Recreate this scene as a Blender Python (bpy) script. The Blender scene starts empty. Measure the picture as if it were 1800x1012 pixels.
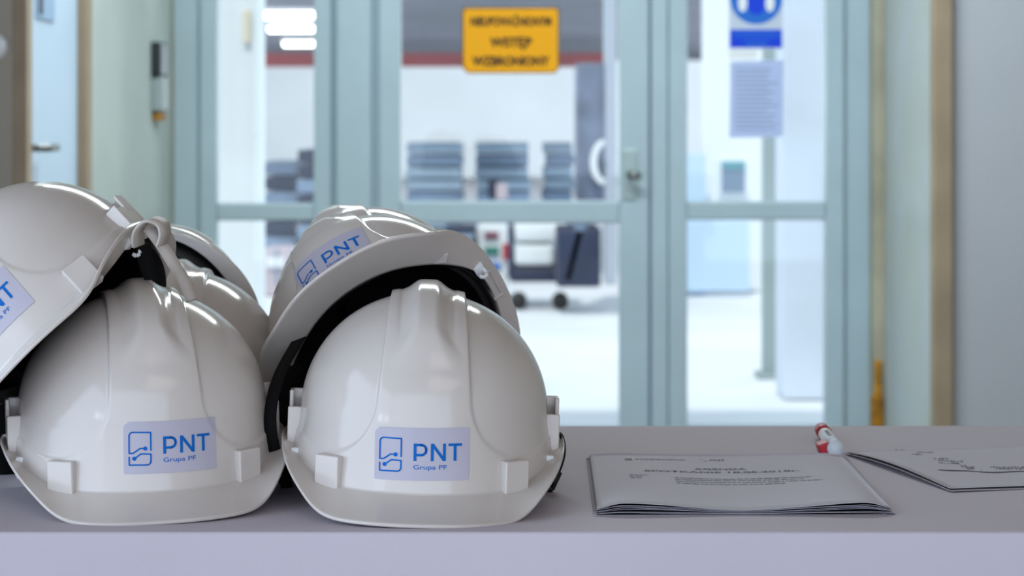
import bpy, bmesh, math, random
import numpy as np
from mathutils import Vector, Matrix
from mathutils.bvhtree import BVHTree

random.seed(7)
scene = bpy.context.scene
COL = scene.collection
R = math.radians

# ------------------------------------------------------------------ camera, sky, lights, exposure
FPX, HOR, CH = 4000.0, 211.0, 0.28      # focal length in px, horizon row, camera height over the table top
cam_d = bpy.data.cameras.new('camera')
cam = bpy.data.objects.new('camera', cam_d); COL.objects.link(cam)
cam.location = (0, 0, CH); cam.rotation_euler = (R(90), 0, 0)
cam_d.sensor_width = 36; cam_d.lens = FPX * 36 / 1800
cam_d.shift_y = -(506 - HOR) / 1800
cam_d.clip_end = 300; cam_d.clip_start = 0.05
cam_d.dof.use_dof = True; cam_d.dof.focus_distance = 1.62; cam_d.dof.aperture_fstop = 12.0
scene.camera = cam

scene.view_settings.view_transform = 'Standard'
scene.view_settings.look = 'None'
scene.view_settings.gamma = 1
scene.view_settings.use_curve_mapping = False
scene.view_settings.exposure = -0.12

world = bpy.data.worlds.new('sky'); scene.world = world; world.use_nodes = True
bg = world.node_tree.nodes['Background']
bg.inputs[0].default_value = (0.70, 0.85, 1.0, 1); bg.inputs[1].default_value = 1.1

def light(name, kind, loc, rot, energy, color, sx=1, sy=1, angle=0):
    d = bpy.data.lights.new(name, kind); d.energy = energy; d.color = color
    if kind == 'AREA': d.shape = 'RECTANGLE'; d.size = sx; d.size_y = sy
    if kind == 'SUN': d.angle = angle
    o = bpy.data.objects.new(name, d); COL.objects.link(o)
    o.location = loc; o.rotation_euler = rot
    return o
light('sun', 'SUN', (0, 0, 10), (R(38), 0, R(-12)), 2.2, (1.0, 0.97, 0.92), angle=R(3))
light('window_light_back', 'AREA', (-0.1, -2.42, 0.55), (R(90), 0, 0), 74, (0.68, 0.79, 1.0), 4.8, 2.5)
light('window_light_left', 'AREA', (-2.45, -0.3, 0.55), (0, R(-90), 0), 72, (0.62, 0.78, 1.0), 2.4, 3.9)
light('window_light_left', 'AREA', (-2.42, 1.9, 0.65), (0, R(-90), 0), 6, (0.80, 0.90, 1.0), 0.5, 0.22)
light('window_light_left', 'AREA', (-2.42, -1.05, 0.25), (0, R(-90), 0), 3.2, (0.80, 0.90, 1.0), 0.3, 0.26)
light('window_light_left', 'AREA', (-2.42, -1.75, 0.25), (0, R(-90), 0), 3.2, (0.80, 0.90, 1.0), 0.3, 0.26)
light('ceiling_light_room', 'AREA', (1.2, -1.3, 1.86), (0, 0, 0), 18, (1.0, 0.86, 0.72), 1.8, 1.6)
light('passage_fill', 'AREA', (0.0, 4.9, 1.88), (0, 0, 0), 78, (0.86, 0.97, 1.0), 1.8, 0.16)  # added fill above the passage, out of view, to lift the door frames
light('hall_side_fill', 'AREA', (-7.4, 28, 0.7), (0, R(-90), 0), 1900, (0.86, 0.93, 1.0), 2.0, 26)  # added fill out of view, brightens the hall; no opening in this wall
light('hall_side_fill', 'AREA', (7.4, 28, 0.7), (0, R(90), 0), 2800, (0.86, 0.93, 1.0), 2.0, 26)  # matching added fill on the right side, stronger

# ------------------------------------------------------------------ helpers
def lin(c):
    return tuple((v/255/12.92 if v/255 <= 0.04045 else ((v/255+0.055)/1.055)**2.4) for v in c) + (1,)

MATS = {}
def mat(name, rgb, rough=0.6, spec=0.5, noise=None, bump=None, sss=0, coat=0, metal=0, emit=None, es=1, rgb2=None):
    if name in MATS: return MATS[name]
    m = bpy.data.materials.new(name); m.use_nodes = True
    nt = m.node_tree; p = nt.nodes['Principled BSDF']
    p.inputs['Base Color'].default_value = lin(rgb)
    p.inputs['Roughness'].default_value = rough
    p.inputs['Specular IOR Level'].default_value = spec
    p.inputs['Metallic'].default_value = metal
    if sss:
        p.inputs['Subsurface Weight'].default_value = sss
        p.inputs['Subsurface Radius'].default_value = (1, 0.8, 0.6)
        p.inputs['Subsurface Scale'].default_value = 0.004
    if coat:
        p.inputs['Coat Weight'].default_value = coat; p.inputs['Coat Roughness'].default_value = 0.08
    tc = nt.nodes.new('ShaderNodeTexCoord')
    if noise:
        sc_, amt = noise
        n = nt.nodes.new('ShaderNodeTexNoise'); n.inputs['Scale'].default_value = sc_; n.inputs['Detail'].default_value = 5
        nt.links.new(tc.outputs['Object'], n.inputs['Vector'])
        r = nt.nodes.new('ShaderNodeValToRGB')
        r.color_ramp.elements[0].position = 0.35; r.color_ramp.elements[1].position = 0.68
        c2 = rgb2 or tuple(max(0, v*(1-amt)) for v in rgb)
        r.color_ramp.elements[0].color = lin(c2); r.color_ramp.elements[1].color = lin(rgb)
        nt.links.new(n.outputs['Fac'], r.inputs['Fac']); nt.links.new(r.outputs['Color'], p.inputs['Base Color'])
    if bump:
        sc_, st = bump
        n = nt.nodes.new('ShaderNodeTexNoise'); n.inputs['Scale'].default_value = sc_; n.inputs['Detail'].default_value = 4
        nt.links.new(tc.outputs['Object'], n.inputs['Vector'])
        b = nt.nodes.new('ShaderNodeBump'); b.inputs['Strength'].default_value = st; b.inputs['Distance'].default_value = 0.002
        nt.links.new(n.outputs['Fac'], b.inputs['Height']); nt.links.new(b.outputs['Normal'], p.inputs['Normal'])
    if emit:
        p.inputs['Emission Color'].default_value = lin(emit); p.inputs['Emission Strength'].default_value = es
    MATS[name] = m
    return m

def glass_mat():
    m = bpy.data.materials.new('pane_glass'); m.use_nodes = True
    nt = m.node_tree; nt.nodes.clear()
    out = nt.nodes.new('ShaderNodeOutputMaterial'); mix = nt.nodes.new('ShaderNodeMixShader')
    tr = nt.nodes.new('ShaderNodeBsdfTransparent'); tr.inputs[0].default_value = (0.95, 0.985, 0.98, 1)
    gl = nt.nodes.new('ShaderNodeBsdfGlossy'); gl.inputs['Roughness'].default_value = 0.02
    fr = nt.nodes.new('ShaderNodeFresnel'); fr.inputs[0].default_value = 1.35
    nt.links.new(fr.outputs[0], mix.inputs[0]); nt.links.new(tr.outputs[0], mix.inputs[1]); nt.links.new(gl.outputs[0], mix.inputs[2])
    nt.links.new(mix.outputs[0], out.inputs[0])
    return m
GLASS = glass_mat()
def translucent(m, amt, rgb):
    nt = m.node_tree; out = nt.nodes['Material Output']; p = nt.nodes['Principled BSDF']
    mix = nt.nodes.new('ShaderNodeMixShader'); t = nt.nodes.new('ShaderNodeBsdfTranslucent')
    t.inputs[0].default_value = lin(rgb); mix.inputs[0].default_value = amt
    nt.links.new(p.outputs[0], mix.inputs[1]); nt.links.new(t.outputs[0], mix.inputs[2]); nt.links.new(mix.outputs[0], out.inputs[0])

M = dict(
    shell=mat('white_plastic', (207, 199, 193), 0.15, 0.5, noise=(9, 0.02), sss=0.12),
    shell_in=mat('white_plastic_inside', (206, 200, 192), 0.45, 0.4, noise=(30, 0.04)),
    black=mat('black_plastic', (13, 13, 15), 0.5, 0.4),
    webbing=mat('black_webbing', (10, 10, 12), 0.8, 0.2, bump=(900, 0.5)),
    palestrap=mat('pale_vinyl_strap', (186, 176, 166), 0.5, 0.4, noise=(60, 0.05)),
    sticker=mat('sticker_paper', (184, 180, 194), 0.5, 0.3, noise=(40, 0.02)),
    blueink=mat('blue_ink', (0, 98, 184), 0.6, 0.15),
    blueink2=mat('light_blue_ink', (8, 122, 186), 0.6, 0.15),
    cloth=mat('white_tablecloth', (196, 188, 198), 0.75, 0.25, noise=(3, 0.03), bump=(700, 0.12)),
    tabletop=mat('table_board', (150, 130, 105), 0.6, noise=(8, 0.15)),
    steel=mat('steel_tube', (120, 122, 126), 0.35, metal=0.9),
    paper=mat('white_paper', (196, 191, 202), 0.7, 0.2, noise=(20, 0.015)),
    ink=mat('black_print', (26, 26, 36), 0.6, 0.2),
    greyink=mat('grey_print', (128, 126, 140), 0.7, 0.2),
    pencil=mat('pencil_line', (96, 92, 100), 0.7, 0.2),
    frame=mat('pale_teal_painted_frame', (174, 194, 202), 0.42, 0.5, noise=(5, 0.03)),
    gasket=mat('grey_gasket', (156, 176, 186), 0.7),
    seam=mat('violet_grey_seam', (112, 116, 140), 0.7),
    wallp=mat('pale_plaster', (196, 208, 203), 0.85, 0.2, noise=(2.2, 0.06), bump=(60, 0.2)),
    walltan=mat('beige_plaster', (176, 168, 154), 0.85, 0.2, noise=(2.0, 0.05)),
    trimtan=mat('tan_wood_trim', (182, 176, 154), 0.6, 0.3, noise=(7, 0.12)),
    trimdark=mat('olive_wood_trim', (164, 146, 122), 0.6, 0.3, noise=(7, 0.08)),
    stain=mat('amber_stain', (206, 142, 36), 0.7, 0.3, noise=(20, 0.35)),
    ceil=mat('ceiling_plaster', (158, 142, 126), 0.9, 0.2, noise=(2, 0.04)),
    floor=mat('brown_floor_tiles', (128, 116, 106), 0.5, 0.4, noise=(3, 0.12)),
    bluedoor=mat('light_blue_door_paint', (186, 208, 228), 0.5, 0.4, noise=(4, 0.02)),
    darkmetal=mat('dark_metal', (52, 58, 62), 0.4, 0.5, metal=0.5),
    satin=mat('satin_handle_metal', (140, 142, 140), 0.35, metal=0.8),
    concrete=mat('white_concrete', (236, 236, 240), 0.85, 0.2, noise=(0.9, 0.06)),
    yellow=mat('yellow_sign_plate', (255, 178, 4), 0.5, 0.3),
    signblue=mat('sign_blue', (6, 62, 214), 0.5, 0.3),
    signblue2=mat('sign_light_blue', (36, 110, 206), 0.5, 0.3),
    signwhite=mat('sign_white', (232, 236, 240), 0.5, 0.3),
    noticep=mat('grey_notice_paper', (205, 213, 236), 0.7, 0.2, noise=(14, 0.04)),
    white=mat('white_paint', (236, 238, 240), 0.6, 0.3, noise=(0.8, 0.03)),
    red=mat('red_beam_paint', (112, 14, 9), 0.6, 0.3, noise=(0.7, 0.15)),
    hallgrey=mat('grey_hall_ceiling', (96, 98, 110), 0.8, 0.2, noise=(0.5, 0.2)),
    panel=mat('grey_blue_panels', (166, 186, 206), 0.6, 0.3, noise=(3, 0.15)),
    panel2=mat('dark_blue_panels', (138, 158, 186), 0.6, 0.3, noise=(3, 0.2)),
    darkbox=mat('dark_blue_plastic', (50, 58, 84), 0.5, 0.4, noise=(4, 0.2)),
    pink=mat('pale_pink_card', (206, 190, 198), 0.7, 0.2, noise=(4, 0.05)),
    green=mat('teal_green_paint', (48, 128, 112), 0.6, 0.3),
    redp=mat('red_plastic', (176, 22, 38), 0.4, 0.4),
    lightblue=mat('light_blue_panel', (196, 218, 240), 0.6, 0.3, noise=(1, 0.02)),
    postgrey=mat('grey_green_steel', (150, 162, 162), 0.5, 0.4, noise=(2, 0.05)),
    tube=mat('lamp_tube', (255, 255, 255), 0.4, emit=(255, 250, 240), es=7.0),
)

translucent(M['noticep'], 0.6, (225, 232, 250)); translucent(M['yellow'], 0.12, (255, 196, 10))
def tag(o, label=None, cat=None, group=None, kind=None):
    if label: o['label'] = label
    if cat: o['category'] = cat
    if group: o['group'] = group
    if kind: o['kind'] = kind
    return o

def empty(name, loc=(0, 0, 0), rz=0, **k):
    o = bpy.data.objects.new(name, None); COL.objects.link(o)
    o.location = loc; o.rotation_euler = (0, 0, rz); o.empty_display_size = 0.05
    return tag(o, **k)

def link_mesh(name, me, material, parent=None, smooth=False):
    mats = material if isinstance(material, (list, tuple)) else [material]
    me.materials.clear()
    for m_ in mats: me.materials.append(m_)
    if smooth: me.polygons.foreach_set('use_smooth', [True]*len(me.polygons))
    o = bpy.data.objects.new(name, me); COL.objects.link(o)
    if parent: o.parent = parent
    return o

def bm_obj(name, bm, material, parent=None, smooth=False, **k):
    me = bpy.data.meshes.new(name); bm.normal_update(); bm.to_mesh(me); bm.free()
    return tag(link_mesh(name, me, material, parent, smooth), **k)

def add_box(bm, x0, x1, y0, y1, z0, z1, bevel=0.0, seg=2, mtx=None):
    r = bmesh.ops.create_cube(bm, size=1.0)
    vs = r['verts']
    for v in vs:
        v.co = Vector(((x0+x1)/2 + v.co.x*(x1-x0), (y0+y1)/2 + v.co.y*(y1-y0), (z0+z1)/2 + v.co.z*(z1-z0)))
    if bevel > 0:
        es = list({e for v in vs for e in v.link_edges})
        r2 = bmesh.ops.bevel(bm, geom=es, offset=bevel, segments=seg, affect='EDGES', profile=0.5)
        vs = list({v for f in r2['faces'] for v in f.verts} | {v for v in vs if v.is_valid})
    if mtx is not None:
        for v in vs: v.co = mtx @ v.co
    return vs

def box(name, x0, x1, y0, y1, z0, z1, m, parent=None, bevel=0.004, **k):
    bm = bmesh.new(); add_box(bm, x0, x1, y0, y1, z0, z1, bevel)
    return bm_obj(name, bm, m, parent, **k)

def add_cyl(bm, p0, p1, r0, r1=None, seg=24, caps=True):
    r1 = r0 if r1 is None else r1
    p0, p1 = Vector(p0), Vector(p1); d = p1 - p0
    res = bmesh.ops.create_cone(bm, cap_ends=caps, segments=seg, radius1=r0, radius2=r1, depth=d.length)
    q = d.to_track_quat('Z', 'Y').to_matrix().to_4x4()
    mt = Matrix.Translation((p0+p1)/2) @ q
    for v in res['verts']: v.co = mt @ v.co

def X(px, D): return (px - 900.0) * D / FPX
def Z(py, D): return CH - (py - HOR) * D / FPX
def P(px, py, D): return Vector((X(px, D), D, Z(py, D)))

# ------------------------------------------------------------------ room shell
FL = -0.85; CE = 1.90
DW = 6.7                                  # plane of the glazed doors
box('floor', -2.5, 2.5, -2.5, 6.76, FL-0.05, FL, M['floor'], kind='structure')
box('ceiling', -2.5, 2.5, -2.5, 6.76, CE, CE+0.05, M['ceil'], kind='structure')
# left wall of the room with two window openings
def wall_with_holes(name, axis, at, th, a0, a1, holes, m):
    """wall plane along axis ('x' => wall at x=at running along y); holes = (a0,a1,z0,z1)"""
    bm = bmesh.new()
    def put(p0, p1, z0, z1):
        if p1-p0 < 1e-4 or z1-z0 < 1e-4: return
        if axis == 'x': add_box(bm, at, at+th, p0, p1, z0, z1)
        else: add_box(bm, p0, p1, at, at+th, z0, z1)
    cur = a0
    for h in sorted(holes):
        put(cur, h[0], FL, CE); put(h[0], h[1], FL, h[2]); put(h[0], h[1], h[3], CE); cur = h[1]
    put(cur, a1, FL, CE)
    return bm_obj(name, bm, m, kind='structure')
wall_with_holes('wall_left', 'x', -2.56, 0.06, -2.5, 4.65, [(1.77, 2.03, 0.38, 0.92), (-2.25, 1.65, -0.65, 1.75)], M['walltan'])
wall_with_holes('wall_right', 'x', 2.5, 0.06, -2.5, 5.9, [], M['walltan'])
wall_with_holes('wall_back', 'y', -2.56, 0.06, -2.5, 2.5, [(-2.45, 2.3, -0.7, 1.8)], M['walltan'])

# left passage: wall returning at X = -1.0, blue door in it
XL = -1.0
box('wall_left', -2.5, XL-0.001, 4.65, 4.70, FL, CE, M['walltan'], bevel=0, kind='structure')
box('wall_left', XL-0.10, XL, 5.34, DW-0.02, FL, CE, M['wallp'], bevel=0, kind='structure')
box('wall_left', XL-0.10, XL, 4.70, 5.34, 1.25, CE, M['wallp'], bevel=0, kind='structure')
# trims around the blue door
box('trim_1', XL-0.02, XL+0.012, 5.30, 5.36, FL, 1.30, M['trimdark'], kind='structure')
box('trim_2', XL-0.02, XL+0.010, 4.645, 4.70, FL, 1.30, M['trimdark'], kind='structure')
bd = tag(empty('door_1', (XL-0.012, 5.0, FL)), kind='structure')
def local_box(name, par, x0, x1, y0, y1, z0, z1, m, bevel=0.003, **k):
    o = box(name, x0, x1, y0, y1, z0, z1, m, par, bevel, **k)
    o.matrix_parent_inverse = par.matrix_basis.inverted(); return o
local_box('leaf', bd, XL-0.05, XL-0.012, 4.705, 5.298, FL+0.01, 1.24, M['bluedoor'])
local_box('handle_plate', bd, XL-0.012, XL-0.006, 4.728, 4.752, Z(312, 4.74), Z(205, 4.74), M['darkmetal'])
bm = bmesh.new()
add_cyl(bm, (XL-0.008, 4.74, Z(260, 4.74)), (XL+0.030, 4.74, Z(260, 4.74)), 0.008, seg=14)
add_cyl(bm, (XL+0.028, 4.735, Z(260, 4.74)), (XL+0.028, 4.86, Z(260, 4.8)), 0.008, seg=14)
o = bm_obj('door_handle', bm, M['satin'], bd, True); o.matrix_parent_inverse = bd.matrix_basis.inverted()
nt_ = empty('door_notice', (XL-0.010, 4.95, 0.5), label='small blue grey notice card high on the pale blue door', cat='notice')
local_box('card', nt_, XL-0.012, XL-0.0085, 4.83, 5.02, Z(34, 4.9), Z(-60, 4.9), mat('notice_blue_grey', (150, 176, 204), 0.7), 0.0005)
local_box('dark_strip', nt_, XL-0.0085, XL-0.007, 4.85, 4.89, Z(26, 4.9), Z(-50, 4.9), M['darkbox'], 0.0003)
# white knob on the beige wall
bm = bmesh.new()
c = P(-8, 82, 4.65)
bmesh.ops.create_uvsphere(bm, u_segments=28, v_segments=16, radius=0.028, matrix=Matrix.Translation((c.x, 4.648, c.z)) @ Matrix.Diagonal((1, 0.6, 1, 1)))
kb = empty('door_stop', (c.x, 4.65, c.z), label='white round knob on the beige wall at the far left', cat='knob')
o = bm_obj('knob', bm, M['white'], kb, True); o.matrix_parent_inverse = kb.matrix_basis.inverted()
bm = bmesh.new(); add_cyl(bm, (c.x, 4.650, c.z), (c.x, 4.638, c.z), 0.019, seg=24)
o = bm_obj('base_ring', bm, M['satin'], kb, True); o.matrix_parent_inverse = kb.matrix_basis.inverted()
# narrow box on the left return wall
nb = empty('switch_box', (XL, 6.35, 0.4), label='narrow dark and grey box on left wall beside the glazed screen', cat='box')
local_box('upper_cover', nb, XL, XL+0.028, 6.30, 6.44, Z(134, 6.35), Z(74, 6.35), M['darkmetal'], 0.006)
local_box('lower_cover', nb, XL, XL+0.030, 6.31, 6.43, Z(196, 6.35), Z(134, 6.35), M['postgrey'], 0.006)
local_box('base_lug', nb, XL, XL+0.024, 6.32, 6.42, Z(212, 6.35), Z(197, 6.35), M['stain'], 0.004)

box('trim_3', X(284, DW), X(304, DW), DW-0.04, DW, FL, CE, M['trimtan'], kind='structure')
box('trim_4', X(1530, DW), X(1552, DW), DW-0.04, DW, FL, CE, M['trimtan'], kind='structure')
bm = bmesh.new()
add_box(bm, X(1527, DW), X(1548, DW), DW-0.055, DW-0.03, Z(790, DW), Z(690, DW), 0.008)
add_box(bm, X(1533, DW), X(1545, DW), DW-0.052, DW-0.03, Z(692, DW), Z(630, DW), 0.004)
bm_obj('trim_5', bm, M['stain'], kind='structure')
XR = X(1552, DW)
box('wall_right', XR, XR+0.06, 5.92, DW, FL, CE, mat('pale_plaster_stained', (192, 202, 206), 0.85, 0.2, noise=(3.0, 0.12), rgb2=(188, 192, 184)), bevel=0, kind='structure')
box('trim_6', XR-0.004, XR+0.048, 5.875, 5.93, FL, CE, M['trimdark'], bevel=0.006, kind='structure')
box('wall_right', XR+0.048, 2.5, 5.90, 5.96, FL, CE, mat('grey_plaster', (184, 188, 194), 0.85, 0.2, noise=(1.5, 0.04)), bevel=0, kind='structure')

# glazed screen ------------------------------------------------------
TOP = 1.30
def member(par, name, x0, x1, z0, z1, y0=DW-0.03, y1=DW+0.03, m=None, bev=0.006):
    o = box(name, x0, x1, y0, y1, z0, z1, m or M['frame'], par, bev)
    o.matrix_parent_inverse = par.matrix_basis.inverted(); return o
w1 = empty('window_1', (X(467, DW), DW, FL), kind='structure')
member(w1, 'jamb', X(304, DW), X(352, DW), FL, CE, DW-0.01)
member(w1, 'stile', X(353, DW), X(383, DW), FL, TOP)
member(w1, 'stile', X(553, DW), X(583, DW), FL, TOP)
member(w1, 'rail', X(383, DW), X(553, DW), Z(387, DW), Z(357, DW))
member(w1, 'rail', X(383, DW), X(553, DW), FL, Z(748, DW))
member(w1, 'rail', X(383, DW), X(553, DW), TOP-0.09, TOP)
member(w1, 'pane', X(381, DW), X(555, DW), Z(359, DW), TOP-0.08, DW-0.003, DW+0.003, GLASS, 0)
member(w1, 'pane', X(381, DW), X(555, DW), Z(750, DW), Z(385, DW), DW-0.003, DW+0.003, GLASS, 0)
member(w1, 'gasket', X(583, DW), X(592, DW), FL, TOP, DW-0.012, DW+0.02, M['gasket'], 0)
box('trim_7', X(592, DW), X(655, DW), DW-0.045, DW+0.045, FL, CE, M['frame'], kind='structure', bevel=0.008)
d2 = empty('door_2', (X(900, DW), DW, FL), kind='structure')
member(d2, 'gasket', X(655, DW), X(666, DW), FL, TOP, DW-0.012, DW+0.02, M['gasket'], 0)
member(d2, 'stile', X(666, DW), X(705, DW), FL, TOP)
member(d2, 'stile', X(1088, DW), X(1140, DW), FL, TOP)
member(d2, 'rail', X(705, DW), X(1088, DW), Z(391, DW), Z(353, DW))
member(d2, 'rail', X(705, DW), X(1088, DW), FL, Z(750, DW))
member(d2, 'rail', X(705, DW), X(1088, DW), TOP-0.10, TOP)
member(d2, 'pane', X(703, DW), X(1090, DW), Z(355, DW), TOP-0.09, DW-0.003, DW+0.003, GLASS, 0)
member(d2, 'pane', X(703, DW), X(1090, DW), Z(752, DW), Z(389, DW), DW-0.003, DW+0.003, GLASS, 0)
member(d2, 'seam', X(1140, DW), X(1144, DW), FL, TOP, DW-0.022, DW+0.02, M['seam'], 0)
member(d2, 'handle_plate', X(1093, DW), X(1119, DW), Z(350, DW), Z(262, DW), DW-0.036, DW-0.03, mat('plate_grey', (168, 186, 186), 0.4, metal=0.3), 0.003)
bm = bmesh.new()
hz = Z(306, DW)
add_cyl(bm, (X(1106, DW), DW-0.03, hz), (X(1106, DW), DW-0.085, hz), 0.011, seg=16)
add_cyl(bm, (X(1102, DW), DW-0.08, hz), (X(1124, DW), DW-0.08, hz-0.004), 0.011, seg=16)
o = bm_obj('door_handle', bm, M['satin'], d2, True); o.matrix_parent_inverse = d2.matrix_basis.inverted()
w2 = empty('window_2', (X(1330, DW), DW, FL), kind='structure')
member(w2, 'stile', X(1144, DW), X(1173, DW), FL, TOP, DW-0.035)
member(w2, 'stile', X(1174, DW), X(1207, DW), FL, TOP)
member(w2, 'stile', X(1449, DW), X(1482, DW), FL, TOP)
member(w2, 'jamb', X(1483, DW), X(1530, DW), FL, CE, DW-0.01)
member(w2, 'rail', X(1207, DW), X(1449, DW), Z(386, DW), Z(354, DW))
member(w2, 'rail', X(1207, DW), X(1449, DW), FL, Z(747, DW))
member(w2, 'rail', X(1207, DW), X(1449, DW), TOP-0.09, TOP)
member(w2, 'pane', X(1205, DW), X(1451, DW), Z(356, DW), TOP-0.08, DW-0.003, DW+0.003, GLASS, 0)
member(w2, 'pane', X(1205, DW), X(1451, DW), Z(749, DW), Z(384, DW), DW-0.003, DW+0.003, GLASS, 0)
box('wall_front', XL-0.1, XR+0.06, DW, DW+0.06, TOP, CE, M['wallp'], bevel=0, kind='structure')

# ------------------------------------------------------------------ table
TX0, TX1, TY0, TY1 = -0.95, 1.0, 1.547, 2.085
tb = empty('table', (0, 1.82, FL), label='long table hidden under the white cloth', cat='table')
def tpart(name, *a, **k):
    o = box(name, *a, parent=tb, **k); o.matrix_parent_inverse = tb.matrix_basis.inverted(); return o
bpy.context.view_layer.update()
tpart('tabletop', TX0+0.006, TX1-0.006, TY0+0.006, TY1-0.006, -0.032, -0.003, M['tabletop'])
for sx in (TX0+0.06, TX1-0.09):
    for sy in (TY0+0.05, TY1-0.08):
        tpart('leg', sx, sx+0.03, sy, sy+0.03, FL, -0.032, M['steel'])

def cloth_mesh():
    ys = []
    n = 30
    for i in range(n+1): ys.append((TY1 - (TY1-TY0-0.003)*i/n, 0.0))
    for k in range(1, 7):
        a = k/6*math.pi/2
        ys.append((TY0+0.003-0.003*math.sin(a), -0.003+0.003*math.cos(a)))
    for k in range(1, 25): ys.append((TY0, -0.003-0.45*k/24))
    back = [(TY1+0.004, -0.004), (TY1+0.005, -0.03), (TY1+0.005, -0.3)]
    prof = back[::-1] + ys
    nx = 160
    V, F = [], []
    for i in range(nx+1):
        x = TX0-0.005 + (TX1-TX0+0.01)*i/nx
        for (y, z) in prof:
            dz = 0.0; dy = 0.0
            if z < -0.01 and y < 1.8:
                t = -z/0.45
                dy = -0.010*t*(0.5+0.5*math.sin(x*13+1.0)) - 0.004*t*math.sin(x*31)
            V.append((x, y+dy, z+dz))
    m_ = len(prof)
    for i in range(nx):
        for j in range(m_-1):
            a = i*m_+j
            F.append((a, a+1, a+m_+1, a+m_))
    me = bpy.data.meshes.new('tablecloth'); me.from_pydata(V, [], F); me.update()
    return me
o = link_mesh('tablecloth', cloth_mesh(), M['cloth'], smooth=True)
tag(o, 'smooth off white tablecloth covering the long table', 'tablecloth')

# ------------------------------------------------------------------ safety helmet
HA, HF, HB, HH, ZC = 0.0925, 0.103, 0.112, 0.0890, 0.023
def sst(a, b, x):
    t = np.clip((x-a)/(b-a), 0, 1); return t*t*(3-2*t)
ZE = ([0, 30, 38, 44, 52, 66, 80, 90, 105, 125, 150, 180], [-.0350, -.0347, -.0330, -.0285, -.019, -.0075, .002, .006, .004, -.002, -.009, -.011])
ZW = ([0, 35, 50, 65, 80, 90, 105, 130, 150, 180], [-.0215, -.021, -.017, -.009, .000, .003, .001, -.003, -.006, -.007])
def detail(p, n):
    x, f, z = p[..., 0], -p[..., 1], p[..., 2]
    xb = 0.0265 + 0.008*np.clip((0.115-z)/0.09, 0, 1)
    zb = 0.0005 + 0.010*(1-sst(0.02, 0.075, np.abs(f)))
    rr = 0.040
    u, w = np.abs(x)-xb, z-zb
    a, b = np.maximum(rr-u, 0), np.maximum(rr-w, 0)
    sd = rr - np.hypot(a, b)
    hb = 0.0012 + 0.0030*sst(0.03, 0.095, z)
    d = hb*(1-sst(-0.0012, 0.0012, sd))
    bf = np.where(f > 0, HF, HB)
    E = np.degrees(np.arctan2((z-ZC)/HH, np.abs(f)/bf))
    ramp = sst(26, 47, E)
    wd = 0.013*(1-sst(26, 48, E))
    prof = 1-sst(0.0045+wd*0.75, 0.0165+wd*1.15, np.abs(x))
    d = d + 0.0054*ramp*prof
    # narrow shoulders either side of the ridge
    d = d - 0.0008*sst(35, 60, E)*np.exp(-((np.abs(x)-0.0185)/0.002)**2)
    return p + n*d[..., None]

def dome_pts(phi, e, off=0.0):
    """phi 0 = front; e elevation"""
    bf = np.where(np.cos(phi) > 0, HF, HB)
    ce = np.cos(e)**0.96; se = np.sin(e)
    p = np.stack([(HA+off)*ce*np.sin(phi), -(bf+off)*ce*np.cos(phi), ZC+(HH+off)*se], -1)
    n = np.stack([p[..., 0]/HA**2, p[..., 1]/bf**2, (p[..., 2]-ZC)/HH**2], -1)
    n /= np.linalg.norm(n, axis=-1, keepdims=True)
    return p, n

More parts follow.
